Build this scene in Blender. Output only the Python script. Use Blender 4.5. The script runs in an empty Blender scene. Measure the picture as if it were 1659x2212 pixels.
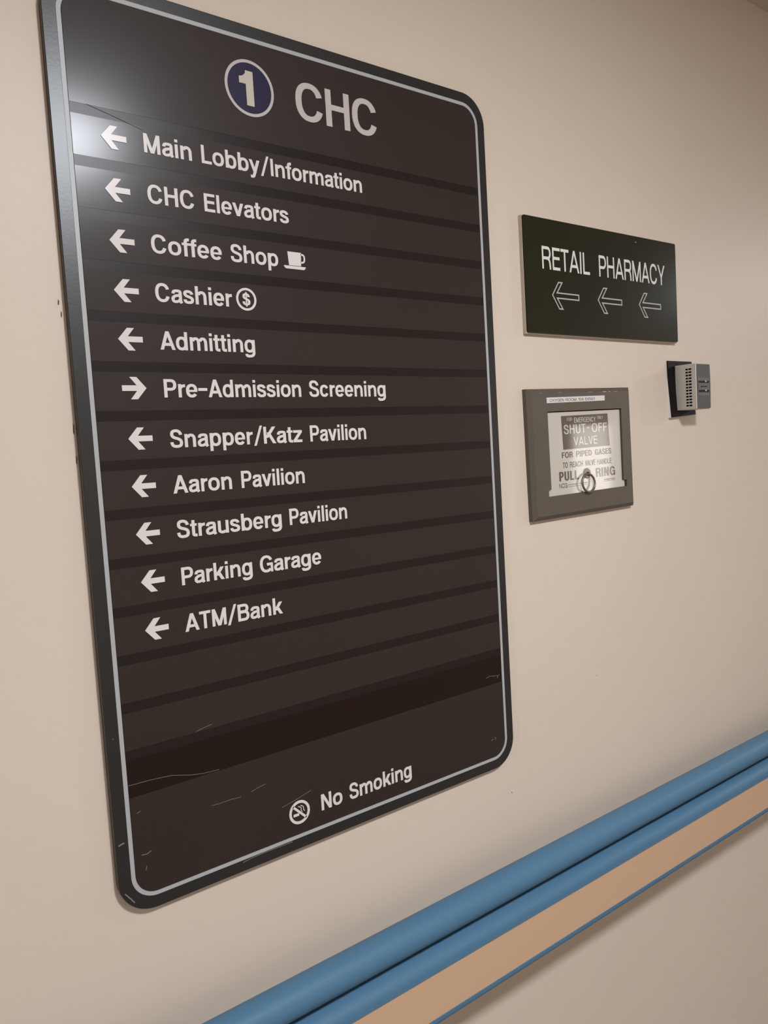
import bpy, bmesh, math, random
from mathutils import Matrix, Vector

# ------------------------------------------------------------------ scene, camera, light
sc = bpy.context.scene
COL = sc.collection
sc.view_settings.view_transform = 'Standard'
sc.view_settings.look = 'None'
sc.view_settings.gamma = 1.0
sc.view_settings.use_curve_mapping = False
sc.view_settings.exposure = 0.0

TOP = 2.004          # height of the directory sign's top edge above the floor
SF = 0.009           # the directory's front stands this far off the wall (wall plane is y = 0)
CEIL = 2.372         # ceiling height

cam = bpy.data.cameras.new('camera')
cam.sensor_fit = 'VERTICAL'
cam.sensor_height = 36.0
cam.lens = 1688.8 / 2212 * 36.0
cam.clip_start = 0.01
camo = bpy.data.objects.new('camera', cam)
COL.objects.link(camo)
R = Matrix(((0.79492457, 0.09247555, -0.59961922),
            (-0.60379945, 0.02392028, -0.79677729),
            (-0.05933936, 0.99542759, 0.07485150)))
camo.matrix_world = Matrix.Translation((-0.24004, -0.83250 - SF, TOP - 0.50408)) @ R.to_4x4()
sc.camera = camo

world = bpy.data.worlds.new('world')
sc.world = world
world.use_nodes = True
world.node_tree.nodes['Background'].inputs[0].default_value = (0.9, 0.85, 0.8, 1)
world.node_tree.nodes['Background'].inputs[1].default_value = 0.02

# recessed ceiling lamps of the corridor: (x, y, watts); the lamp bodies are built further down
LAMPS = [(0.39, -1.33, 36.0), (-2.9, -1.33, 36.0), (4.2, -1.33, 44.0)]
LAMP_R = 0.13
LAMP_COL = (0.89, 0.935, 1.0)
LAMP_SPREAD = 180
SPOTS = LAMPS

# ------------------------------------------------------------------ materials
def mat(name, col, rough=0.5, spec=0.5, metal=0.0, bump=0.0, bscale=400.0, var=0.0, vscale=6.0, coat=0.0, crough=0.1):
    m = bpy.data.materials.new(name)
    m.use_nodes = True
    nt = m.node_tree
    b = nt.nodes['Principled BSDF']
    b.inputs['Base Color'].default_value = (*col, 1)
    b.inputs['Roughness'].default_value = rough
    b.inputs['Specular IOR Level'].default_value = spec
    b.inputs['Metallic'].default_value = metal
    b.inputs['Coat Weight'].default_value = coat
    b.inputs['Coat Roughness'].default_value = crough
    tc = nt.nodes.new('ShaderNodeTexCoord')
    if var:
        n = nt.nodes.new('ShaderNodeTexNoise'); n.inputs['Scale'].default_value = vscale
        n.inputs['Detail'].default_value = 4
        nt.links.new(tc.outputs['Object'], n.inputs['Vector'])
        mr = nt.nodes.new('ShaderNodeMapRange')
        mr.inputs[1].default_value = 0.3; mr.inputs[2].default_value = 0.7
        mr.inputs[3].default_value = 1 - var; mr.inputs[4].default_value = 1 + var
        nt.links.new(n.outputs[0], mr.inputs[0])
        mx = nt.nodes.new('ShaderNodeVectorMath'); mx.operation = 'SCALE'
        mx.inputs[0].default_value = col
        nt.links.new(mr.outputs[0], mx.inputs['Scale'])
        nt.links.new(mx.outputs[0], b.inputs['Base Color'])
    if bump:
        n = nt.nodes.new('ShaderNodeTexNoise'); n.inputs['Scale'].default_value = bscale
        n.inputs['Detail'].default_value = 3
        nt.links.new(tc.outputs['Object'], n.inputs['Vector'])
        bp = nt.nodes.new('ShaderNodeBump'); bp.inputs['Strength'].default_value = bump
        bp.inputs['Distance'].default_value = 0.002
        nt.links.new(n.outputs[0], bp.inputs['Height'])
        nt.links.new(bp.outputs[0], b.inputs['Normal'])
    return m

M = {}
M['wall'] = mat('beige_wall_paint', (0.69, 0.578, 0.472), 0.42, 0.24, bump=0.18, bscale=50, var=0.012, vscale=3)
M['wall_far'] = mat('beige_wall_paint_opposite', (0.63, 0.54, 0.455), 0.6, 0.3)
M['ceiling'] = mat('ceiling_tile', (0.72, 0.66, 0.58), 0.9, 0.1, bump=0.3, bscale=120)
M['angle'] = mat('ceiling_angle', (0.60, 0.50, 0.41), 0.6, 0.2)
M['floor'] = mat('vinyl_floor', (0.24, 0.22, 0.20), 0.4, 0.4, var=0.06, vscale=12)
M['base'] = mat('rubber_base', (0.10, 0.08, 0.07), 0.6, 0.3)
M['frame'] = mat('black_sign_border', (0.018, 0.0165, 0.0155), 0.33, 0.5, bump=0.02, bscale=300)
M['insert'] = mat('sign_recess', (0.0150, 0.0075, 0.0052), 0.28, 0.22)
M['strip'] = mat('sign_strip', (0.031, 0.0205, 0.0168), 0.20, 0.17, var=0.04, vscale=5, coat=0.25, crough=0.5)
M['divider'] = mat('sign_divider', (0.0180, 0.0125, 0.0100), 0.3, 0.2)
M['silver'] = mat('silver_line', (0.42, 0.42, 0.42), 0.4, 0.4)
M['letter'] = mat('off_white_lettering', (0.72, 0.66, 0.625), 0.24, 0.2)
M['header_letter'] = mat('dimmed_header_lettering', (0.53, 0.475, 0.445), 0.3, 0.2)  # off-white greyed to carry the weaker light at the sign's top
M['numeral'] = mat('yellowed_dimmed_numeral', (0.56, 0.51, 0.425), 0.3, 0.2)  # yellowish of its own, also darkened for the dim light up there
M['badge'] = mat('deep_violet_badge', (0.018, 0.011, 0.040), 0.4, 0.2)
M['scratch'] = mat('scratch', (0.22, 0.19, 0.17), 0.7, 0.2)
M['scuff'] = mat('scuff_dark', (0.03, 0.03, 0.03), 0.8, 0.1)
M['green'] = mat('green_black_plastic', (0.020, 0.0185, 0.0100), 0.2, 0.16)
M['core'] = mat('plastic_edge', (0.50, 0.42, 0.35), 0.5, 0.4)
M['engrave'] = mat('engraved_white', (0.76, 0.72, 0.66), 0.5, 0.3)
M['engrave2'] = mat('engraved_grey', (0.46, 0.46, 0.41), 0.5, 0.3)
M['grey'] = mat('grey_enamel', (0.101, 0.082, 0.060), 0.42, 0.35, bump=0.05, bscale=200, var=0.03, vscale=30)
M['panel'] = mat('valve_window_panel', (0.56, 0.52, 0.45), 0.35, 0.4, coat=1.0, crough=0.06)
M['gap'] = mat('valve_box_inside', (0.01, 0.009, 0.008), 0.8, 0.2)
M['print'] = mat('brown_black_print', (0.085, 0.066, 0.052), 0.4, 0.4, coat=1.0, crough=0.06)
M['label'] = mat('white_label_tape', (0.70, 0.66, 0.62), 0.4, 0.4)
M['ink'] = mat('label_ink', (0.10, 0.09, 0.08), 0.6, 0.2)
M['steel'] = mat('ring_steel', (0.20, 0.165, 0.135), 0.35, 0.5, metal=0.6)
M['grommet'] = mat('grommet', (0.40, 0.36, 0.31), 0.4, 0.5, metal=0.4)
M['black'] = mat('black_plate', (0.006, 0.0045, 0.004), 0.5, 0.12)
M['cover'] = mat('brushed_cover', (0.52, 0.48, 0.42), 0.42, 0.4, metal=0.15)
M['face'] = mat('dark_brushed_face', (0.085, 0.080, 0.070), 0.5, 0.25)
M['face2'] = mat('thermostat_window', (0.125, 0.120, 0.108), 0.5, 0.25)
M['faceink'] = mat('thermostat_marks', (0.17, 0.165, 0.15), 0.5, 0.25)
M['slot'] = mat('vent_dark', (0.004, 0.003, 0.003), 0.9, 0.1)
M['white'] = mat('white_wedge', (0.74, 0.70, 0.67), 0.4, 0.4)
M['blue'] = mat('blue_rail_vinyl', (0.076, 0.177, 0.280), 0.50, 0.25, bump=0.05, bscale=500)
M['tan'] = mat('tan_insert_band', (0.605, 0.392, 0.247), 0.5, 0.35, bump=0.03, bscale=500)
M['chip'] = mat('paint_chip', (0.12, 0.09, 0.06), 0.8, 0.1)
M['lampring'] = mat('lamp_trim', (0.8, 0.8, 0.8), 0.5, 0.4)
m = bpy.data.materials.new('lamp_diffuser'); m.use_nodes = True
nt = m.node_tree; nt.nodes.clear()
e = nt.nodes.new('ShaderNodeEmission'); e.inputs[0].default_value = (*LAMP_COL, 1); e.inputs[1].default_value = 8
o_ = nt.nodes.new('ShaderNodeOutputMaterial'); nt.links.new(e.outputs[0], o_.inputs[0])
M['diffuser'] = m
m = m.copy(); m.name = 'lit_pane'; m.node_tree.nodes['Emission'].inputs[0].default_value = (1.0, .93, .86, 1)
m.node_tree.nodes['Emission'].inputs[1].default_value = 7
M['pane'] = m
M['door'] = mat('door_veneer', (0.30, 0.19, 0.11), 0.5, 0.4)

# ------------------------------------------------------------------ object helpers
def empty(name, loc=(0, 0, 0), roty=0.0, label=None, cat=None, group=None):
    o = bpy.data.objects.new(name, None)
    o.empty_display_size = 0.05
    COL.objects.link(o)
    o.location = loc
    o.rotation_euler = (0, roty, 0)
    if label: o['label'] = label
    if cat: o['category'] = cat
    if group: o['group'] = group
    return o

def mesh_obj(name, verts, faces, m, parent=None, label=None, smooth=False):
    me = bpy.data.meshes.new(name)
    me.from_pydata(verts, [], faces)
    bm = bmesh.new(); bm.from_mesh(me)
    bmesh.ops.recalc_face_normals(bm, faces=bm.faces[:])
    bm.to_mesh(me); bm.free()
    me.materials.append(m)
    if smooth:
        for p in me.polygons: p.use_smooth = True
    o = bpy.data.objects.new(name, me)
    COL.objects.link(o)
    if parent is not None: o.parent = parent
    if label: o['label'] = label
    return o

def bevel(o, w, seg=2, ang=40):
    b = o.modifiers.new('bevel', 'BEVEL'); b.width = w; b.segments = seg
    b.limit_method = 'ANGLE'; b.angle_limit = math.radians(ang)
    return o

class MB:
    """collects prisms in the plane of the wall: x right, z up, y = depth (negative = towards the viewer)"""
    def __init__(s): s.v = []; s.f = []
    def prism(s, pts, y0, y1):
        n = len(pts); b = len(s.v)
        s.v += [(x, y0, z) for x, z in pts] + [(x, y1, z) for x, z in pts]
        s.f.append(list(range(b, b + n))); s.f.append(list(range(b + 2 * n - 1, b + n - 1, -1)))
        for i in range(n):
            j = (i + 1) % n
            s.f.append([b + i, b + n + i, b + n + j, b + j])
        return s
    def ribbon(s, L, Rr, y0, y1, closed=False):
        """a band between two polylines, front at y0, back at y1"""
        n = len(L); b = len(s.v)
        for (a, c) in zip(L, Rr):
            s.v += [(a[0], y0, a[1]), (c[0], y0, c[1]), (a[0], y1, a[1]), (c[0], y1, c[1])]
        for i in range(n if closed else n - 1):
            p = b + 4 * i; q = b + 4 * ((i + 1) % n)
            s.f += [[p, p + 1, q + 1, q], [p, q, q + 2, p + 2], [p + 1, p + 3, q + 3, q + 1], [p + 2, q + 2, q + 3, p + 3]]
        if not closed:
            for p in (b, b + 4 * (n - 1)): s.f.append([p, p + 1, p + 3, p + 2])
        return s
    def box(s, x0, x1, z0, z1, y0, y1):
        return s.prism([(x0, z0), (x1, z0), (x1, z1), (x0, z1)], y0, y1)
    def build(s, name, m, parent=None, label=None, smooth=False):
        return mesh_obj(name, s.v, s.f, m, parent, label, smooth)

def rrect(x0, x1, z0, z1, r, n=10, corners=(1, 1, 1, 1)):
    """rounded rectangle; corners = bottom-left, bottom-right, top-right, top-left"""
    pts = []
    for (cx, cz, a, k) in ((x0 + r, z0 + r, 180, 0), (x1 - r, z0 + r, 270, 1), (x1 - r, z1 - r, 0, 2), (x0 + r, z1 - r, 90, 3)):
        if corners[k]:
            for i in range(n + 1):
                t = math.radians(a + 90 * i / n)
                pts.append((cx + r * math.cos(t), cz + r * math.sin(t)))
        else:
            pts.append(((x0, z0), (x1, z0), (x1, z1), (x0, z1))[k])
    return pts

def circle(cx, cz, r, n=48, a0=0, a1=360):
    return [(cx + r * math.cos(math.radians(a0 + (a1 - a0) * i / n)), cz + r * math.sin(math.radians(a0 + (a1 - a0) * i / n))) for i in range(n)]

# ------------------------------------------------------------------ lettering: a grotesque drawn from strokes
# units: cap height 1; s = width of upright strokes, h = thickness of level strokes
XH = 0.735
def sup(cx, cz, rx, rz, a0, a1, n=22, e=0.86):
    out = []
    for i in range(n + 1):
        t = math.radians(a0 + (a1 - a0) * i / n); c = math.cos(t); d = math.sin(t)
        out.append((cx + rx * math.copysign(abs(c) ** e, c), cz + rz * math.copysign(abs(d) ** e, d)))
    return out

def bez(p0, p1, p2, p3, n=9):
    out = []
    for i in range(n + 1):
        t = i / n; u = 1 - t
        out.append(tuple(u ** 3 * a + 3 * u * u * t * b + 3 * u * t * t * c + t ** 3 * d for a, b, c, d in zip(p0, p1, p2, p3)))
    return out

def join(*ls):
    out = []
    for l in ls:
        for p in l:
            if not out or abs(out[-1][0] - p[0]) + abs(out[-1][1] - p[1]) > 1e-5: out.append(p)
    return out

def pen(pts, s, h, closed=False):
    """offset a centre line by an elliptical pen (s wide, h high)"""
    n = len(pts); L = []; Rr = []
    a = s / 2; b = h / 2
    for i in range(n):
        if closed: p = pts[i - 1]; q = pts[(i + 1) % n]
        else: p = pts[max(i - 1, 0)]; q = pts[min(i + 1, n - 1)]
        tx, tz = q[0] - p[0], q[1] - p[1]; l = math.hypot(tx, tz) or 1
        nx, nz = -tz / l, tx / l
        k = math.sqrt(a * a * nx * nx + b * b * nz * nz)
        ox, oz = a * a * nx / k, b * b * nz / k
        L.append((pts[i][0] + ox, pts[i][1] + oz)); Rr.append((pts[i][0] - ox, pts[i][1] - oz))
    return ('rib', L, Rr, closed)

def glyph(c, s, h):
    P = []
    def rect(x0, x1, z0, z1): P.append(('pol', [(x0, z0), (x1, z0), (x1, z1), (x0, z1)]))
    def stem(x, z0=0.0, z1=1.0): rect(x, x + s, z0, z1)
    def bar(x0, x1, z): rect(x0, x1, z - h / 2, z + h / 2)
    def dia(xa, za, xb, zb, w=None):
        w = (w or s * 1.08) / 2
        P.append(('pol', [(xa - w, za), (xa + w, za), (xb + w, zb), (xb - w, zb)]))
    def stroke(*ls, closed=False, ss=None, hh=None): P.append(pen(join(*ls), ss or s, hh or h, closed))
    S2 = s / 2; H2 = h / 2
    o = 0.012                                   # overshoot of round shapes
    def ring(x0, x1, z0, z1):
        pts = sup((x0 + x1) / 2, (z0 + z1) / 2, (x1 - x0 - s) / 2, (z1 - z0 - h) / 2, 0, 360, 36)[:-1]
        stroke(pts, closed=True)
    def bowl(x, zt, zb, xr):                    # a D-shaped bowl joined to a stem at x
        rz = (zt - zb - h) / 2; rx = min(rz * 1.05, (xr - S2 - x) * 0.62)
        cx = xr - S2 - rx; cz = (zt + zb) / 2
        stroke([(x, zt - H2)], sup(cx, cz, rx, rz, 90, -90, 18), [(x, zb + H2)])
    def arch(x, xr, top, leg0=0.0):             # n / h / m shoulder: from a stem at x to a leg ending at xr
        cx = (x + xr - S2) / 2 + S2 / 2; rx = xr - S2 - cx
        stroke(sup(cx, top - H2 - 0.24, rx, 0.24, 160, 0, 14), [(xr - S2, leg0)], hh=h)
    w = 0.5; lb = rb = 0.075
    if c == ' ': return [], 0.30, 0, 0
    elif c == 'A':
        w = 0.94; dia(s * .54, 0, w / 2, 1); dia(w - s * .54, 0, w / 2, 1); bar(w * .24, w * .76, .29); lb = rb = .01
    elif c == 'B':
        w = 0.80; stem(0); bowl(S2, 1, .53 - H2 + .02, w - .04); bowl(S2, .53 + H2, 0, w); rb = .04
    elif c in 'CG':
        w = 0.88 if c == 'C' else .92
        rx = (w - s) / 2; rz = (1 + 2 * o - h) / 2
        if c == 'C': stroke(sup(w / 2, .5, rx, rz, 22, 338, 34))
        else:
            stroke(sup(w / 2, .5, rx, rz, 26, 318, 32)); rect(w - s * .82, w, 0, .48); bar(w * .54, w, .47)
        lb = .05; rb = .045
    elif c == 'D': w = 0.82; stem(0); bowl(S2, 1, 0, w); rb = .05
    elif c == 'E': w = 0.70; stem(0); bar(0, w, 1 - H2); bar(0, w * .95, .53); bar(0, w, H2); rb = .04
    elif c == 'F': w = 0.66; stem(0); bar(0, w, 1 - H2); bar(0, w * .92, .51); rb = .03
    elif c == 'H': w = 0.80; stem(0); stem(w - s); bar(0, w, .53)
    elif c == 'I': w = s; stem(0)
    elif c == 'K':
        w = 0.86; stem(0); dia(s * 1.0, .34, w - s * .66, 1, s * 1.25); dia(w - s * .62, 0, s * 1.65, .66, s * 1.2); rb = .01
    elif c == 'L': w = 0.66; stem(0); bar(0, w, H2); rb = .03
    elif c == 'M': w = 0.98; stem(0); stem(w - s); dia(s * .55, 1, w / 2, 0, s * 1.1); dia(w - s * .55, 1, w / 2, 0, s * 1.1)
    elif c == 'N': w = 0.80; stem(0); stem(w - s); dia(s * .55, 1, w - s * .55, 0, s * 1.12)
    elif c == 'O': w = 0.95; ring(0, w, -o, 1 + o); lb = rb = .045
    elif c == 'P': w = 0.76; stem(0); bowl(S2, 1, .37, w); rb = .03
    elif c == 'R':
        w = 0.82; stem(0); bowl(S2, 1, .42, w - .03)
        stroke([(w * .52, .5), (w * .62, .47)], bez((w * .62, .47), (w * .82, .45), (w - S2 - .04, .34), (w - S2 - .02, 0))); rb = .03
    elif c == 'S' or c == '$':
        w = 0.78 if c == 'S' else 0.66
        t = 1 + o; b = -o; x0 = S2; x1 = w - S2
        stroke(bez((x1 - .02, .70), (x1 - .03, .83), (w * .68, t - H2), (w * .49, t - H2)),
               bez((w * .49, t - H2), (w * .22, t - H2), (x0 + .02, .86), (x0 + .02, .74)),
               bez((x0 + .02, .74), (x0 + .02, .60), (w * .30, .56), (w * .5, .515)),
               bez((w * .5, .515), (w * .74, .465), (x1, .42), (x1, .275)),
               bez((x1, .275), (x1, .11), (w * .76, b + H2), (w * .5, b + H2)),
               bez((w * .5, b + H2), (w * .24, b + H2), (x0, .13), (x0, .31)))
        if c == '$': rect(w / 2 - s * .28, w / 2 + s * .28, -.12, 1.12)
        lb = rb = .04
    elif c == 'T': w = 0.76; bar(0, w, 1 - H2); stem(w / 2 - S2); lb = rb = .02
    elif c == 'U': w = 0.80; stroke([(S2, 1), (S2, .34)], sup(w / 2, .34, w / 2 - S2, .34 - H2 + o, 180, 360, 16), [(w - S2, .34), (w - S2, 1)]); lb = rb = .065
    elif c == 'V': w = 0.90; dia(s * .54, 1, w / 2, 0); dia(w - s * .54, 1, w / 2, 0); lb = rb = .01
    elif c == 'X': w = 0.88; dia(s * .6, 0, w - s * .6, 1, s * 1.15); dia(s * .6, 1, w - s * .6, 0, s * 1.15); lb = rb = .01
    elif c == 'Y': w = 0.90; dia(s * .58, 1, w / 2, .38, s * 1.12); dia(w - s * .58, 1, w / 2, .38, s * 1.12); stem(w / 2 - S2, 0, .44); lb = rb = .01
    elif c == 'Z': w = 0.76; bar(0, w, 1 - H2); bar(0, w, H2); dia(s * .68, h * .9, w - s * .68, 1 - h * .9, s * 1.3)
    elif c == '0': w = 0.70; ring(0, w, -o, 1 + o); lb = rb = .045
    elif c == '1':
        w = 0.44; stem(w - s)
        P.append(('pol', [(0, .80 - h * .95), (w - s * .5, .80 - h * .95), (w - s * .5, 1.0), (w - s * .85, 1.0)] + bez((w - s * .85, 1.0), (w - s * 1.15, .86), (w * .28, .81), (0, .80), 6)[1:])); rb = .10
    elif c == '4':
        w = 0.72; stem(w * .56, 0, 1); bar(0, w, .27); dia(s * .45, .27, w * .56 + S2, 1, s * .95)
    elif c == 'a':
        w = 0.69
        x1 = w - s - .03
        stroke(bez((S2 + .02, .50), (S2 + .04, .62), (w * .28, XH - H2), (w * .47, XH - H2)),
               bez((w * .47, XH - H2), (w * .74, XH - H2), (x1 + S2, .66), (x1 + S2, .53)), [(x1 + S2, .16)],
               bez((x1 + S2, .16), (x1 + S2, .06), (w - S2 * .9, .05), (w - S2 * .55, .0)), hh=h * .95)
        stroke([(x1 + S2, .43)], bez((x1 + S2, .43), (w * .6, .40), (w * .4, .41), (S2 + .09, .34)),
               bez((S2 + .09, .34), (S2 - .01, .29), (S2 - .01, .20), (S2, .19)),
               bez((S2, .19), (S2 + .01, .09), (w * .24, -o + H2), (w * .36, -o + H2)),
               bez((w * .36, -o + H2), (w * .60, -o + H2), (x1 + S2, .13), (x1 + S2, .26)), hh=h * .92)
        lb = .04; rb = .03
    elif c in 'bp':
        w = 0.74; stem(0, 0 if c == 'b' else -.28, 1 if c == 'b' else XH); ring(s * .12, w, -o, XH + o); rb = .04
    elif c in 'dq':
        w = 0.74; stem(w - s, 0, 1); ring(0, w - s * .12, -o, XH + o); lb = .04
    elif c == 'g':
        w = 0.74; stem(w - s, -.05, XH); ring(0, w - s * .12, -o, XH + o)
        stroke([(w - S2, 0)], bez((w - S2, 0), (w - S2, -.17), (w * .66, -.29 + H2), (w * .46, -.29 + H2)),
               bez((w * .46, -.29 + H2), (w * .26, -.29 + H2), (S2 + .02, -.22), (S2 + .02, -.09))); lb = .04
    elif c == 'c': w = 0.70; stroke(sup(w / 2, XH / 2, (w - s) / 2, (XH + 2 * o - h) / 2, 28, 332, 30)); lb = .04; rb = .03
    elif c == 'e':
        w = 0.71
        stroke([(w - S2 - .01, .335)], sup(w / 2, XH / 2, (w - s) / 2, (XH + 2 * o - h) / 2, 6, 325, 32)); bar(s * .5, w - s * .3, .35)
        P[-1] = ('pol', [(s * .4, .30), (w - .01, .30), (w - .01, .30 + h * .72), (s * .4, .30 + h * .72)])
        lb = rb = .04
    elif c == 'f':
        w = 0.44; x = w * .27
        stroke([(x + S2, 0), (x + S2, .72)], bez((x + S2, .74), (x + S2, .90), (x + S2 + .05, 1 - H2), (w + .0, 1 - H2 - .005)))
        rect(0, w - .01, XH - h * .85, XH); lb = .01; rb = -.01
    elif c == 'h': w = 0.71; stem(0); arch(S2, w, XH + o)
    elif c == 'i' or c == 'j': w = s; stem(0, 0, XH); rect(0, s, 1 - h * 1.0, 1)
    elif c == 'k': w = 0.72; stem(0); dia(s * 1.0, .24, w - s * .68, XH, s * 1.25); dia(w - s * .60, 0, s * 1.55, .47, s * 1.2); rb = .0
    elif c == 'l': w = s; stem(0)
    elif c == 'm':
        w = 1.13; stem(0, 0, XH); arch(S2, w / 2 + S2, XH + o); arch(w / 2, w, XH + o)
    elif c == 'n': w = 0.71; stem(0, 0, XH); arch(S2, w, XH + o)
    elif c == 'o': w = 0.76; ring(0, w, -o, XH + o); lb = rb = .04
    elif c == 'r':
        w = 0.43; stem(0, 0, XH); stroke(bez((S2, .42), (S2 + .02, .60), (w * .62, XH - H2 - .01), (w, XH - H2 - .01))); rb = .0
    elif c == 's':
        w = 0.66; t = XH + o; b = -o; x0 = S2; x1 = w - S2
        stroke(bez((x1 - .015, .515), (x1 - .03, .60), (w * .68, t - H2), (w * .48, t - H2)),
               bez((w * .48, t - H2), (w * .22, t - H2), (x0 + .01, .63), (x0 + .01, .545)),
               bez((x0 + .01, .545), (x0 + .01, .43), (w * .32, .42), (w * .5, .38)),
               bez((w * .5, .38), (w * .74, .335), (x1, .31), (x1, .205)),
               bez((x1, .205), (x1, .10), (w * .74, b + H2), (w * .5, b + H2)),
               bez((w * .5, b + H2), (w * .26, b + H2), (x0 + .01, .10), (x0, .225)), hh=h * .95); lb = rb = .03
    elif c == 't':
        w = 0.42; x = w * .24; stroke([(x + S2, .93), (x + S2, .20)], bez((x + S2, .20), (x + S2, .06), (x + S2 + .06, H2 - .005), (w + .01, H2 - .005)))
        rect(0, w, XH - h * .85, XH); lb = .01; rb = .02
    elif c == 'u':
        w = 0.71; stem(w - s, 0, XH)
        stroke([(S2, XH), (S2, .24)], sup((w - S2) / 2, .24 - o + 0, (w - S2) / 2 - S2, .24 - H2, 180, 340, 14))
    elif c == 'v': w = 0.74; dia(s * .52, XH, w / 2, 0); dia(w - s * .52, XH, w / 2, 0); lb = rb = .005
    elif c == 'y':
        w = 0.75; dia(s * .52, XH, w / 2 + .02, .02); dia(w - s * .52, XH, w * .40, -.17)
        stroke([(w * .43, -.12)], bez((w * .43, -.12), (w * .36, -.27), (w * .24, -.21), (w * .10, -.215))); lb = rb = .005
    elif c == 'z': w = 0.64; bar(0, w, XH - H2); bar(0, w, H2); dia(s * .66, h * .9, w - s * .66, XH - h * .9, s * 1.25); lb = rb = .03
    elif c == '-': w = 0.36; rect(0, w, .36, .36 + h * 1.0); lb = rb = .05
    elif c == '/': w = 0.42; dia(s * .28, -.10, w - s * .28, 1.08, s * .58); lb = rb = .0
    return P, w, lb, rb

def layout(txt, s, h, track=0.0):
    x = 0.0; out = []; first = True; last = 0.0
    for ch in txt:
        P, w, lb, rb = glyph(ch, s, h)
        if not first: x += lb + track
        first = False
        for p in P:
            if p[0] == 'pol': out.append(('pol', [(a + x, b) for a, b in p[1]]))
            else: out.append(('rib', [(a + x, b) for a, b in p[1]], [(a + x, b) for a, b in p[2]], p[3]))
        last = x + w
        x += w + rb
    return out, last

def word(mb, txt, x0, x1, zb, cap, y00, y1, s=0.190, h=0.155, track=0.0, vis_s=None):
    """writes txt from x0 to x1 (metres) on the base line zb with capitals of height cap; y00 front, y1 back"""
    _, w = layout(txt, s, h, track)
    k = (x1 - x0) / w
    if vis_s:                                   # keep a chosen upright stroke width whatever the stretch
        s = vis_s * cap / k
        _, w = layout(txt, s, h, track); k = (x1 - x0) / w
    G, _ = layout(txt, s, h, track)
    for q, g in enumerate(G):
        y0 = y00 - 6e-6 * (q % 9)               # strokes that cross lie a hair apart
        if g[0] == 'pol': mb.prism([(x0 + a * k, zb + b * cap) for a, b in g[1]], y0, y1)
        else: mb.ribbon([(x0 + a * k, zb + b * cap) for a, b in g[1]], [(x0 + a * k, zb + b * cap) for a, b in g[2]], y0, y1, g[3])
    return mb

mm = 0.001

# ------------------------------------------------------------------ the corridor
def struct(name, verts, faces, m):
    o = mesh_obj(name, verts, faces, m)
    o['kind'] = 'structure'
    return o

def slab(name, x0, x1, y0, y1, z0, z1, m):
    v = [(x, y, z) for z in (z0, z1) for y in (y0, y1) for x in (x0, x1)]
    f = [(0, 1, 3, 2), (4, 6, 7, 5), (0, 4, 5, 1), (2, 3, 7, 6), (0, 2, 6, 4), (1, 5, 7, 3)]
    return struct(name, v, f, m)

XL, XR, YF = -3.6, 5.2, -2.45
slab('floor', XL - .1, XR + .1, YF - .1, .1, -.1, 0.0, M['floor'])
slab('ceiling', XL - .1, XR + .1, YF - .1, .1, CEIL, CEIL + .1, M['ceiling'])
wall = slab('wall_back', XL, XR, 0.0, .1, 0.0, CEIL, M['wall'])
slab('wall_front', XL, XR, YF - .1, YF, 0.0, CEIL, M['wall_far'])
slab('wall_left', XL - .1, XL, YF, 0, 0.0, CEIL, M['wall_far'])
slab('wall_right', XR, XR + .1, YF, 0, 0.0, CEIL, M['wall_far'])
slab('trim_1', XL, XR, -.022, 0.0, CEIL - .004, CEIL, M['angle'])
slab('baseboard_back', XL, XR, -.006, 0.0, 0.0, .10, M['base'])

# a door across the corridor whose glazed pane is lit by the room behind it (mirrored in the valve box cover)
door = slab('door_1', 3.25, 4.20, YF, YF + .03, 0.0, 2.10, M['door'])
mesh_obj('door_pane', [(3.72, YF + .031, 1.16), (4.10, YF + .031, 1.16), (4.10, YF + .031, 1.60), (3.72, YF + .031, 1.60)], [(0, 1, 2, 3)], M['pane'], door)
f4 = MB().ribbon([(3.69, 1.13), (4.13, 1.13), (4.13, 1.63), (3.69, 1.63)], [(3.72, 1.16), (4.10, 1.16), (4.10, 1.60), (3.72, 1.60)], YF + .038, YF + .028, True).build('pane_frame', M['base'], door)

# ceiling lamps
def lamp(x, y, watts, label):
    root = empty('ceiling_lamp', (x, y, CEIL), 0, label, 'ceiling lamp', 'recessed corridor lamps')
    n = 40; v = []; f = []
    prof = [(LAMP_R, .0), (LAMP_R + .022, .0), (LAMP_R + .022, -.006), (LAMP_R + .016, -.009), (LAMP_R, -.009)]
    for i in range(n):
        t = 2 * math.pi * i / n
        v += [(r * math.cos(t), r * math.sin(t), z) for r, z in prof]
    k = len(prof)
    for i in range(n):
        j = (i + 1) % n
        for a in range(k):
            b = (a + 1) % k
            f.append((i * k + a, i * k + b, j * k + b, j * k + a))
    mesh_obj('trim_ring', v, f, M['lampring'], root)
    mesh_obj('diffuser', [(LAMP_R * math.cos(2 * math.pi * i / n), LAMP_R * math.sin(2 * math.pi * i / n), -.002) for i in range(n)], [list(range(n))], M['diffuser'], root)
    ld = bpy.data.lights.new('lamp_light', 'AREA'); ld.shape = 'DISK'; ld.size = 2 * LAMP_R
    ld.energy = watts; ld.color = LAMP_COL; ld.spread = math.radians(LAMP_SPREAD)
    lo = bpy.data.objects.new('lamp_light', ld); COL.objects.link(lo); lo.parent = root; lo.location = (0, 0, -.010)
for (x, y, w_), lab in zip(SPOTS, ('round recessed ceiling lamp above the directory sign', 'round recessed ceiling lamp at the left end of the corridor', 'round recessed ceiling lamp towards the right end of the corridor')):
    lamp(x, y, w_, lab)

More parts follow.
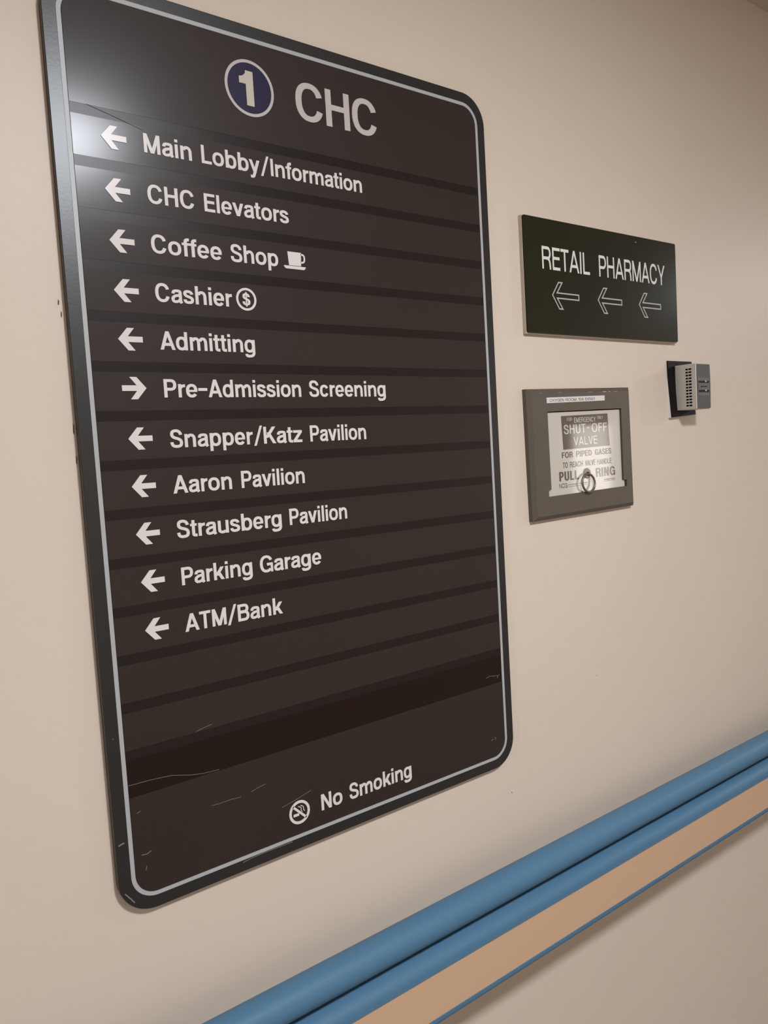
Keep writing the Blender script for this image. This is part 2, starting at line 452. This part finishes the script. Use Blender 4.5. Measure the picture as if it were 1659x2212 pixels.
# ------------------------------------------------------------------ directory sign
W, H = .610, .990
sign = empty('directory_sign', (0, 0, TOP), 0, 'tall black hospital directory with rounded corners, silver border line and arrowed department names', 'sign')
o = MB().prism(rrect(0, W, -H, 0, .041, 14), -SF, 0.0).build('backing_panel', M['frame'], sign)
bevel(o, .0007, 2, 60)
ro = rrect(.0140, W - .0140, -H + .0140, -.0140, .029, 14); ri = rrect(.0186, W - .0186, -H + .0186, -.0186, .0245, 14)
MB().ribbon(ro, ri, -SF - .0004, -SF + .002, True).build('border_line', M['silver'], sign, 'thin silver line running round the sign')
Y0 = -SF - .0003
I0, I1, IB, IT, IR = .0190, W - .0190, -H + .0190, -.0190, .0240
MB().prism(rrect(I0, I1, IB, IT, IR, 12), Y0, -SF + .001).build('recess_panel', M['insert'], sign, 'dark grooved ground behind the name strips')
YP = -SF - .0009        # face of header, strips and footer
YL = YP - .0007         # face of the lettering
G0, PITCH, GH = -.1303, .0521, .0110
head = MB().prism(rrect(I0, I1, G0, IT, IR, 12, (0, 0, 1, 1)), YP, Y0).build('header_panel', M['strip'], sign)
foot = MB().prism(rrect(I0, I1, IB, -.8595, IR, 12, (1, 1, 0, 0)), YP, Y0).build('footer_panel', M['strip'], sign)
# header: numbered badge and building letters
cx, cz = .2268, -.0722
MB().prism(circle(cx, cz, .0285, 64), YP - .0003, YP).build('badge_disc', M['badge'], head, 'violet disc')
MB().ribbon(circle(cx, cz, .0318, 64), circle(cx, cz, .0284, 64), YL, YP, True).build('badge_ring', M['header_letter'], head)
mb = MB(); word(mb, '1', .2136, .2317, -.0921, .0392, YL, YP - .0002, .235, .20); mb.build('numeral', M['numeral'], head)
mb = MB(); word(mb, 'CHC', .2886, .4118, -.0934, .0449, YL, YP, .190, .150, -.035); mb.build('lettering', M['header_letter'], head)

def arrow(mb, x, z, right=False):
    k = mm
    pts = [(0, 0), (10.3, 11.9), (17.9, 11.9), (10.6, 3.0), (26.6, 3.0), (26.6, -3.0), (10.6, -3.0), (17.9, -11.9), (10.3, -11.9)]
    if right: pts = [(26.8 - a, b) for a, b in pts]
    # cut into convex pieces: two barbs and the shaft
    def P(i): return (x + pts[i][0] * k, z + pts[i][1] * k)
    mid = (x + (pts[0][0] + pts[3][0]) / 2 * k * 1.0, z)
    c0 = (x + pts[3][0] * k, z)
    mb.prism([P(0), P(1), P(2), P(3), c0], YL, YP)
    mb.prism([P(0), c0, P(6), P(7), P(8)], YL, YP)
    mb.prism([P(3), P(4), P(5), P(6)], YL, YP)

for k in range(14):
    z1 = G0 - PITCH * k
    MB().box(I0, I1, z1 - GH, z1, Y0 - .0004, Y0 + .0004).build('divider', M['divider'], sign)

ROWS = [  # base line (mm), arrow tip x and z, arrow points right?, words with their extents
    (-168.0, 48.2, -159.0, 0, [('Main', 93.4, 147.8), ('Lobby', 159.4, 232.8), ('/', 234.0, 245.4), ('Information', 247.5, 380.8)]),
    (-221.0, 47.8, -212.6, 0, [('CHC', 93.2, 146.7), ('Elevators', 158.5, 267.8)]),
    (-273.6, 48.0, -265.0, 0, [('Coffee', 92.8, 175.6), ('Shop', 186.9, 249.2)]),
    (-325.4, 48.3, -316.3, 0, [('Cashier', 93.1, 184.5)]),
    (-377.0, 48.4, -367.2, 0, [('Admitting', 94.1, 209.8)]),
    (-429.0, 48.0, -418.9, 1, [('Pre', 94.3, 133.2), ('-', 134.3, 145.2), ('Admission', 146.5, 269.0), ('Screening', 280.9, 399.8)]),
    (-484.3, 50.4, -472.8, 0, [('Snapper', 96.8, 198.5), ('/', 199.8, 211.5), ('Katz', 213.0, 266.1), ('Pavilion', 278.0, 363.6)]),
    (-534.9, 49.8, -524.0, 0, [('Aaron', 95.8, 167.1), ('Pavilion', 179.5, 265.8)]),
    (-584.9, 50.0, -575.6, 0, [('Strausberg', 96.3, 229.3), ('Pavilion', 240.6, 325.7)]),
    (-637.9, 51.2, -627.8, 0, [('Parking', 97.3, 185.4), ('Garage', 195.8, 282.2)]),
    (-690.9, 51.3, -680.9, 0, [('ATM', 96.9, 147.6), ('/', 149.0, 161.0), ('Bank', 162.4, 222.3)]),
]
for k in range(13):
    z1 = G0 - GH - PITCH * k; z0 = z1 - (PITCH - GH)
    st = MB().box(I0, I1, z0, z1, YP, Y0).build('name_strip', M['strip'], sign)
    if k >= len(ROWS):
        st['label'] = 'blank strip'
        continue
    zb, ax, az, right, words = ROWS[k]
    mb = MB(); arrow(mb, ax * mm, az * mm, right); mb.build('arrow', M['letter'], st)
    mb = MB()
    for t, a, b in words: word(mb, t, a * mm, b * mm, zb * mm, .0200, YL, YP, .193, .158)
    mb.build('lettering', M['letter'], st)
    if k == 2:
        mb = MB()
        mb.prism([(.2640, -.2704), (.2809, -.2704), (.2819, -.2542), (.2628, -.2542)], YL, YP)
        mb.prism([(.2568, -.2710), (.2875, -.2710), (.2872, -.2724), (.2850, -.2746), (.2592, -.2746), (.2570, -.2724)], YL, YP)
        arc = [(.2811, -.2562)] + sup(.2833, -.2611, .0030, .0046, 90, -80, 14) + [(.2807, -.2662)]
        g = pen(arc, .0021, .0021); mb.ribbon(g[1], g[2], YL, YP)
        mb.build('cup_symbol', M['letter'], st)
    if k == 3:
        mb = MB(); cx, cz = .2029, -.3155
        mb.ribbon(circle(cx, cz, .0131, 48), circle(cx, cz, .0104, 48), YL, YP, True)
        word(mb, '$', cx - .0050, cx + .0050, cz - .0068, .0136, YL, YP, .20, .15)
        mb.build('dollar_symbol', M['letter'], st)
# footer
mb = MB(); word(mb, 'No', .2584, .2905, -.9520, .0208, YL, YP, .193, .158); word(mb, 'Smoking', .3020, .4062, -.9520, .0208, YL, YP, .193, .158)
mb.build('lettering', M['letter'], foot)
mb = MB(); cx, cz = .2262, -.9432
mb.ribbon(circle(cx, cz, .0148, 48), circle(cx, cz, .0115, 48), YL, YP, True)
d = .0128 / math.sqrt(2)
g = pen([(cx - d, cz + d), (cx + d, cz - d)], .0029, .0029); mb.ribbon(g[1], g[2], YL, YP)
mb.box(cx - .0088, cx - .0008, cz - .0042, cz - .0010, YL + .0002, YP)             # cigarette
for a, b in ((.0005, .0010), (.0040, .0006)):                                        # smoke
    path = bez((cx + a + .0035, cz - .0005), (cx + a - .001, cz + .0035), (cx + a + .006, cz + .004), (cx + a - .002, cz + .0085 - b), 12)
    g = pen(path, .0009, .0009); mb.ribbon(g[1], g[2], YL + .0002, YP)
mb.build('no_smoking_symbol', M['letter'], foot)
# wear on the sign: fine light scratches
def scratch(pts, w, y=YP, m='scratch'):
    g = pen([(a * mm, b * mm) for a, b in pts], w * mm, w * mm)
    MB().ribbon(g[1], g[2], y - .0001, y + .00005).build('scratch', M[m], sign)
scratch([(19.5, -845.4), (45, -846.2), (67.6, -848.3), (90, -854.5), (105, -857.3), (125, -858.4)], .45, Y0)
scratch([(100.2, -806.6), (108, -804.8), (119.8, -803.1)], .5)
scratch([(111.5, -897.5), (122, -898.2), (136, -898.0), (149.3, -899.1)], .45)
scratch([(162.9, -897.2), (172, -895.0), (182.5, -893.6)], .5)
scratch([(202.1, -929.6), (222, -926.4), (244.2, -921.2)], .5)
scratch([(558.5, -847.7), (566, -846.2), (578, -848.4)], .5, Y0)
scratch([(579, -847.5), (582.5, -850), (586, -848.0)], .6, Y0)
scratch([(581.5, -853), (582.5, -850)], .6, Y0)
scratch([(561.5, -944.4), (566, -943.0)], .8)
scratch([(569, -941.0), (572, -942.6), (570.5, -945.4)], .8)
scratch([(25.7, -878.2), (29.9, -876.5)], .5)
scratch([(27, -925.5), (33, -926.5), (38, -924.3)], .8)
scratch([(30.5, -944), (31.5, -939.5)], .8)
scratch([(3.5, -907.5), (7, -906.4), (10, -906)], 1.6, -SF)
scratch([(6, -962), (11.5, -969.5), (15.5, -975.5)], 1.2, -SF)
scratch([(146, -979), (160, -977.5), (180, -977.2), (214, -977.8)], .7, -SF)
scratch([(7, -789.5), (8, -791.5)], .5, -SF)
scratch([(35.8, -130.1), (60, -136.0), (95, -145.3)], .35, YP, 'scuff')

# ------------------------------------------------------------------ pharmacy sign
PX, PZ = .8872, -.2427
ph = empty('pharmacy_sign', (PX, 0, TOP + PZ), 0, 'small dark green wall plate reading retail pharmacy with three outlined arrows', 'sign')
pw, phh = .2030, .0888
MB().box(-pw - .0012, pw, -phh - .0018, phh, -.0062, 0).build('backing_layer', M['core'], ph, 'pale plastic edge')
o = MB().prism(rrect(-pw, pw, -phh, phh, .003, 4), -SF, -.0060).build('panel', M['green'], ph)
YE = -SF - .0003
for t, a, b in (('RETAIL', 723.8, 840.3), ('PHARMACY', 864.9, 1053.8)):
    mb = MB(); word(mb, t, a * mm - PX, b * mm - PX, -.2316 - PZ, .0350, YE, -SF, .10, .13, .02, vis_s=.095 if t == 'RETAIL' else .088)
    mb.build('lettering', M['engrave'], ph)
def outline_arrow(x):
    c = [(0, 0), (16.0, 21.6), (27.0, 21.6), (14.2, 5.0), (66.5, 5.0), (66.5, -5.2), (14.2, -5.2), (27.0, -21.8), (16.0, -21.8)]
    n = len(c); inner = []
    wd = 2.0
    for i in range(n):
        p0, p1, p2 = c[i - 1], c[i], c[(i + 1) % n]
        def nrm(a, b):
            l = math.hypot(b[0] - a[0], b[1] - a[1]); return ((b[1] - a[1]) / l, -(b[0] - a[0]) / l)
        n1, n2 = nrm(p0, p1), nrm(p1, p2)
        den = 1 + n1[0] * n2[0] + n1[1] * n2[1]
        inner.append((p1[0] + (n1[0] + n2[0]) / den * wd, p1[1] + (n1[1] + n2[1]) / den * wd))
    f = lambda q: (x * mm - PX + q[0] * mm, -.2707 - PZ + q[1] * mm)
    MB().ribbon([f(q) for q in c], [f(q) for q in inner], YE, -SF, True).build('arrow_outline', M['engrave2'], ph)
for x in (743.8, 858.1, 972.6): outline_arrow(x)
MB().prism(circle(.9695 - PX, -.1640 - PZ, .0012, 10), YE, -SF).build('chip', M['core'], ph)

# ------------------------------------------------------------------ medical gas shut-off valve box
VY = -.013                                       # front of the frame
vb = empty('valve_box', (.8064, 0, TOP - .5200), -.014, 'grey framed emergency gas shut-off valve box with pull ring and printed cover', 'valve box')
fx0, fx1, fz0, fz1 = -.1305, .1300, -.1033, .1030
bv = .0065
hole = [(-.0890, .0668), (-.0890, -.0564), (-.0953, -.0564), (-.0953, -.0676), (.1068, -.0676), (.1080, -.0560), (.0990, -.0562), (.1005, .0672)]
# frame face with the stepped opening, bevelled rim to the wall
outer = [(fx0 + bv, fz1 - bv), (fx0 + bv, fz0 + bv), (fx1 - bv, fz0 + bv), (fx1 - bv, fz1 - bv)]
v = []; f = []
def ringverts(pts, y): 
    b = len(v); v.extend([(x, y, z) for x, z in pts]); return b
b_out = ringverts(outer, VY); b_h = ringverts(hole, VY); b_hb = ringverts(hole, -.0065)
rim = [(fx0, fz1), (fx0, fz0), (fx1, fz0), (fx1, fz1)]
b_r1 = ringverts(rim, VY + .0055); b_r2 = ringverts(rim, 0.0)
f += [(b_out, b_out + 1, b_h + 2, b_h + 1, b_h), (b_out + 1, b_out + 2, b_h + 4, b_h + 3, b_h + 2),
      (b_out + 2, b_out + 3, b_h + 7, b_h + 6, b_h + 5, b_h + 4), (b_out + 3, b_out, b_h, b_h + 7)]
for i in range(8): f.append((b_h + i, b_h + (i + 1) % 8, b_hb + (i + 1) % 8, b_hb + i))
for i in range(4):
    j = (i + 1) % 4
    f.append((b_out + i, b_out + j, b_r1 + j, b_r1 + i)); f.append((b_r1 + i, b_r1 + j, b_r2 + j, b_r2 + i))
fr = mesh_obj('frame', v, f, M['grey'], vb)
for xa, xb, t in ((.050, .063, .0016), (.066, .074, .0010), (.080, .094, .0008), (.012, .026, .0007), (-.062, -.052, .0006), (-.105, -.099, .0005)):
    zz = fz1 - bv                                # flaked paint along the top edge of the frame
    MB().prism([(xa, zz - .0002), ((xa + xb) / 2, zz - t * .7), (xb, zz - .0001), ((xa + xb) / 2 + .001, zz + t * .25)], VY - .0001, VY + .0004).build('paint_chip', M['core'], vb)
MB().box(-.100, .112, -.072, .070, -.0055, -.001).build('inner_box', M['gap'], vb, 'dark inside of the box')
VP = -.0100
pn = MB().prism([(-.0886, .0655), (-.0886, -.0560), (-.0945, -.0560), (-.0945, -.0673), (.1045, -.0673), (.1045, -.0562), (.0978, -.0562), (.0990, .0655)], VP, -.0056).build('cover_panel', M['panel'], vb, 'pale printed pull-out cover')
lb = MB().prism([(-.0897, .0889), (-.0896, .0802), (.0558, .0815), (.0561, .0900)], VY - .0003, VY).build('label_tape', M['label'], vb, 'white label tape')
mb = MB()
tx = -.0832
for t, a, b in (('OXYGEN', -83.2, -48.5), ('ROOM', -44.0, -18.0), ('104', -13.0, 0.5), ('EXRAY', 4.5, 30.6)):
    word(mb, t, a * mm, b * mm, .0822 + (a + 83) * .00000643, .0045, VY - .0004, VY - .0002, .13, .13)
mb.build('label_lettering', M['ink'], lb)
Y1 = VP - .0002; Y2 = VP - .0004
MB().prism([(-.0540, .0590), (-.0522, .0050), (.0680, .0054), (.0655, .0598)], Y1, VP).build('print_block', M['print'], pn)
mb = MB()
for t, a, b, z, c, s in (('FOR', -39.6, -27.7, 50.5, 5.4, .12), ('EMERGENCY', -22.5, 33.5, 47.4, 8.0, .12), ('ONLY', 37.6, 52.5, 51.0, 5.3, .12),
                         ('SHUT', -48.8, 5.9, 29.8, 14.8, .19), ('-', 9.0, 16.0, 31.6, 14.8, .19), ('OFF', 21.7, 62.0, 30.0, 14.6, .19), ('VALVE', -26.5, 34.6, 10.4, 13.6, .16)):
    word(mb, t, a * mm, b * mm, z * mm, c * mm, Y2, Y1, .15, .13, .05, vis_s=s)
mb.build('reversed_lettering', M['panel'], pn)
mb = MB()
for t, a, b, z, c, s in (('FOR', -56.5, -29.6, -8.6, 9.5, .24), ('PIPED', -20.9, 19.4, -8.5, 9.5, .24), ('GASES', 27.8, 71.4, -8.4, 9.5, .24),
                         ('TO', -55.2, -43.4, -24.6, 9.1, .13), ('REACH', -37.7, -5.2, -24.7, 9.1, .13), ('VALVE', .9, 27.3, -24.7, 9.1, .13), ('HANDLE', 32.5, 71.0, -24.9, 9.1, .13),
                         ('PULL', -65.6, -17.7, -45.2, 15.1, .27), ('RING', 27.7, 79.4, -45.4, 15.1, .27), ('NCG', -66.6, -46.6, -56.4, 7.4, .10),
                         ('NATIONAL', -43.8, -21.5, -53.4, 1.9, .16), ('CYLINDER', -18.5, 4.5, -53.4, 1.9, .16), ('CHEMETRON', 48.2, 77.4, -52.3, 2.1, .16)):
    word(mb, t, a * mm, b * mm, z * mm, c * mm, Y1, VP, .2, .17, .03, vis_s=s)
mb.box(-.0438, .0045, -.0559, -.0553, Y1, VP); mb.box(.0464, .0776, -.0541, -.0534, Y1, VP)
mb.build('lettering', M['print'], pn)
# pull ring hanging from a grommet
def torus(cx, cz, Rx, Rz, r, tilt, y, n=40, k=10):
    vv = []; ff = []
    for i in range(n):
        t = 2 * math.pi * i / n
        px, pz = Rx * math.cos(t), Rz * math.sin(t)
        for j in range(k):
            a = 2 * math.pi * j / k
            q = (px + r * math.cos(a) * math.cos(t), r * math.sin(a), pz + r * math.cos(a) * math.sin(t))
            zz = q[2] - Rz                       # hinge at the top
            yy = q[1] * math.cos(tilt) + zz * math.sin(tilt); z2 = zz * math.cos(tilt) - q[1] * math.sin(tilt) + Rz
            vv.append((cx + q[0], y + yy, cz + z2))
    for i in range(n):
        for j in range(k):
            ff.append((i * k + j, i * k + (j + 1) % k, ((i + 1) % n) * k + (j + 1) % k, ((i + 1) % n) * k + j))
    return vv, ff
gm = MB(); gm.prism(circle(.0036, -.0370, .0085, 28), VP - .0020, VP); gm = gm.build('grommet', M['grommet'], vb); bevel(gm, .0012, 2)
MB().prism(circle(.0036, -.0372, .0024, 14), VP - .0036, VP - .0018).build('eyelet', M['gap'], gm)
vv, ff = torus(.0004, -.0530, .0158, .0150, .0019, .10, VP - .0040)
mesh_obj('pull_ring', vv, ff, M['steel'], vb, 'steel split ring', True)

# ------------------------------------------------------------------ thermostat
tx = 1.1045; tz = -.4180
th = empty('thermostat', (tx, 0, TOP + tz), 0, 'small boxy wall thermostat with vented silver side and black mounting plate', 'thermostat')
def hexa(name, A, B, m, parent, label=None):     # two quads (front, back) of four (x,y,z)
    return mesh_obj(name, A + B, [(0, 1, 2, 3), (7, 6, 5, 4), (0, 4, 5, 1), (1, 5, 6, 2), (2, 6, 7, 3), (3, 7, 4, 0)], m, parent, label)
x0, x1 = 1.0650 - tx, 1.1445 - tx
zt, zm, zb = -.3655 - tz, -.3960 - tz, -.4702 - tz
# pale wedge that lifts the lower half of the plate off the wall
mesh_obj('wall_wedge', [(x0, 0, zm), (x1, 0, zm), (x1, 0, zb + .004), (x0, 0, zb), (x1, -.0062, zb + .004), (x0, -.0062, zb)],
         [(0, 1, 2, 3), (0, 5, 4, 1), (3, 2, 4, 5), (0, 3, 5), (1, 4, 2)], M['white'], th, 'pale wedge behind the plate')
hexa('mounting_plate', [(x0, -.0022, zt), (x0, -.0076, zb + .0004), (x1, -.0076, zb + .0046), (x1, -.0022, zt)],
     [(x0, -.0001, zt), (x0, -.0063, zb + .0004), (x1, -.0063, zb + .0046), (x1, -.0001, zt)], M['black'], th)
cx0, cx1 = 1.0850 - tx, 1.1308 - tx
ct, cb = -.3748 - tz, -.4577 - tz
cv = MB().box(cx0, cx1, cb, ct, -.0452, -.0035).build('cover', M['cover'], th, 'silver metal cover'); bevel(cv, .0014, 2)
# dark face plate, slightly crowned to the right edge
pts = [(cx0 + .0006, ct - .0016), (cx0 + .0006, cb + .0016)] + [(cx1 - .0010 + .0012 * math.sin(math.pi * i / 10), cb + .0016 + (ct - cb - .0032) * i / 10) for i in range(11)]
fc = MB().prism(pts, -.0472, -.0450).build('face_plate', M['face'], th, 'dark grey brushed front'); bevel(fc, .0005, 2)
BX = [(0, 1, 3, 2), (4, 6, 7, 5), (0, 4, 5, 1), (2, 3, 7, 6), (0, 2, 6, 4), (1, 5, 7, 3)]
def block(name, xs, ys, zs, m, parent):
    return mesh_obj(name, [(x, y, z) for x in xs for y in ys for z in zs], BX, m, parent)
block('edge_highlight', (cx0 - .0006, cx0 + .0006), (-.0466, -.0450), (cb + .001, ct - .001), M['white'], th)  # pale strip standing in for the highlight along the cover's front fold
for i in range(13):
    z = (-.3843 - .0660 * i / 12) - tz
    block('vent_slot', (cx0 - .0002, cx0 + .002), (-.0372, -.0257), (z - .0015, z + .0015), M['slot'], th)
    block('vent_rib', (cx0 - .0004, cx0 + .0005), (-.0316, -.0307), (z - .0015, z + .0015), M['cover'], th)
YT = -.0475; YB = -.0470
block('dial_window', (1.0905 - tx, 1.1262 - tx), (YT, YB), (-.4233 - tz, -.4108 - tz), M['face2'], fc)
for za, zc in ((-410.1, -407.2), (-426.9, -423.4)):
    block('slider_slot', (1.0918 - tx, 1.1250 - tx), (YT - .0001, YB), (za * mm - tz, zc * mm - tz), M['black'], fc)
    kx = 1.1132 - tx; kz = (za + zc) / 2 * mm - tz
    block('slider_knob', (kx - .0018, kx + .0018), (YT - .0012, YB), (kz - .0004, kz + .0024), M['cover'], fc)
block('pointer', (1.0986 - tx, 1.1186 - tx), (YT - .0001, YB), (-.4178 - tz, -.4160 - tz), M['black'], fc)
block('pointer_end', (1.0986 - tx, 1.1004 - tx), (YT - .0001, YB), (-.4192 - tz, -.4150 - tz), M['black'], fc)
for zc in (-403.4, -430.8):
    for i in range(6):
        xa = (1091.2 + 5.95 * i) * mm - tx
        block('scale_mark', (xa, xa + .0036), (YT + .0002, YB), ((zc - 2.2) * mm - tz, (zc + 2.2) * mm - tz), M['faceink'], fc)

# ------------------------------------------------------------------ handrail
hr = empty('handrail', (0, 0, 0), 0, 'blue hospital handrail with tan insert band running along the beige wall', 'handrail')
def extrude_profile(name, prof, m, parent, x0=XL, x1=XR, label=None):
    """prof: closed list of (distance from the wall, height)"""
    n = len(prof)
    v = [(x0, -d, z) for d, z in prof] + [(x1, -d, z) for d, z in prof]
    f = [(i, (i + 1) % n, n + (i + 1) % n, n + i) for i in range(n)] + [list(range(n)), list(range(2 * n - 1, n - 1, -1))]
    o = mesh_obj(name, v, f, m, parent, label)
    for p in o.data.polygons: p.use_smooth = len(p.vertices) == 4
    md = o.modifiers.new('edges', 'EDGE_SPLIT'); md.split_angle = math.radians(35)
    return o
zc = TOP - 1.1295
gr = []
for i in range(25):                              # rounded hand grip
    t = math.radians(196 - 280 * i / 24)
    gr.append((.0660 + .0215 * math.cos(t), zc + .0200 * math.sin(t)))
gr += [(.0600, zc - .0225), (.0440, zc - .0200)]
extrude_profile('hand_grip', gr, M['blue'], hr)
zg = TOP - 1.1538
body = [(.030, zg - .0010), (.045, zg - .0010)]
for i in range(9):
    t = math.radians(90 - 90 * i / 8)
    body.append((.0540 + .0345 * math.cos(t), zg - .0195 + .0185 * math.sin(t)))
body += [(.0890, TOP - 1.1800), (.0860, TOP - 1.1805), (.030, TOP - 1.1805)]
extrude_profile('upper_bumper', body, M['blue'], hr)
zi = TOP - 1.1795
extrude_profile('insert_band', [(.030, zi), (.0875, zi), (.0878, zi - .0615), (.030, zi - .0615)], M['tan'], hr, label='tan vinyl band')
zl = zi - .0613
lip = [(.030, zl), (.0888, zl), (.0892, zl - .004)] + [(.0800 + .0092 * math.cos(math.radians(a)), zl - .004 - .0075 * math.sin(math.radians(a))) for a in (15, 35, 55, 75, 90)] + [(.030, zl - .0115)]
extrude_profile('lower_lip', lip, M['blue'], hr)
for x in (-3.0, -1.8, -.6, .6, 1.8, 3.0, 4.2):
    MB().box(x - .02, x + .02, TOP - 1.236, TOP - 1.168, -.034, 0).build('bracket', M['base'], hr)

# ------------------------------------------------------------------ small marks on the wall
def chip(x, z, w, h, m='chip'):
    MB().prism([(x - w / 2, z - h * .3), (x + w * .1, z - h / 2), (x + w / 2, z + h * .2), (x - w * .1, z + h / 2)], -.0003, .0002).build('paint_chip', M[m], wall)
for x, z, w_, h_ in ((-.0060, -.331, .0018, .006), (-.0042, -.343, .0014, .007), (-.0022, -.460, .0016, .012), (-.0020, -.492, .0014, .010), (.828, -.905, .002, .0012), (.610, -1.043, .0016, .0022)):
    chip(x, TOP + z, w_, h_)
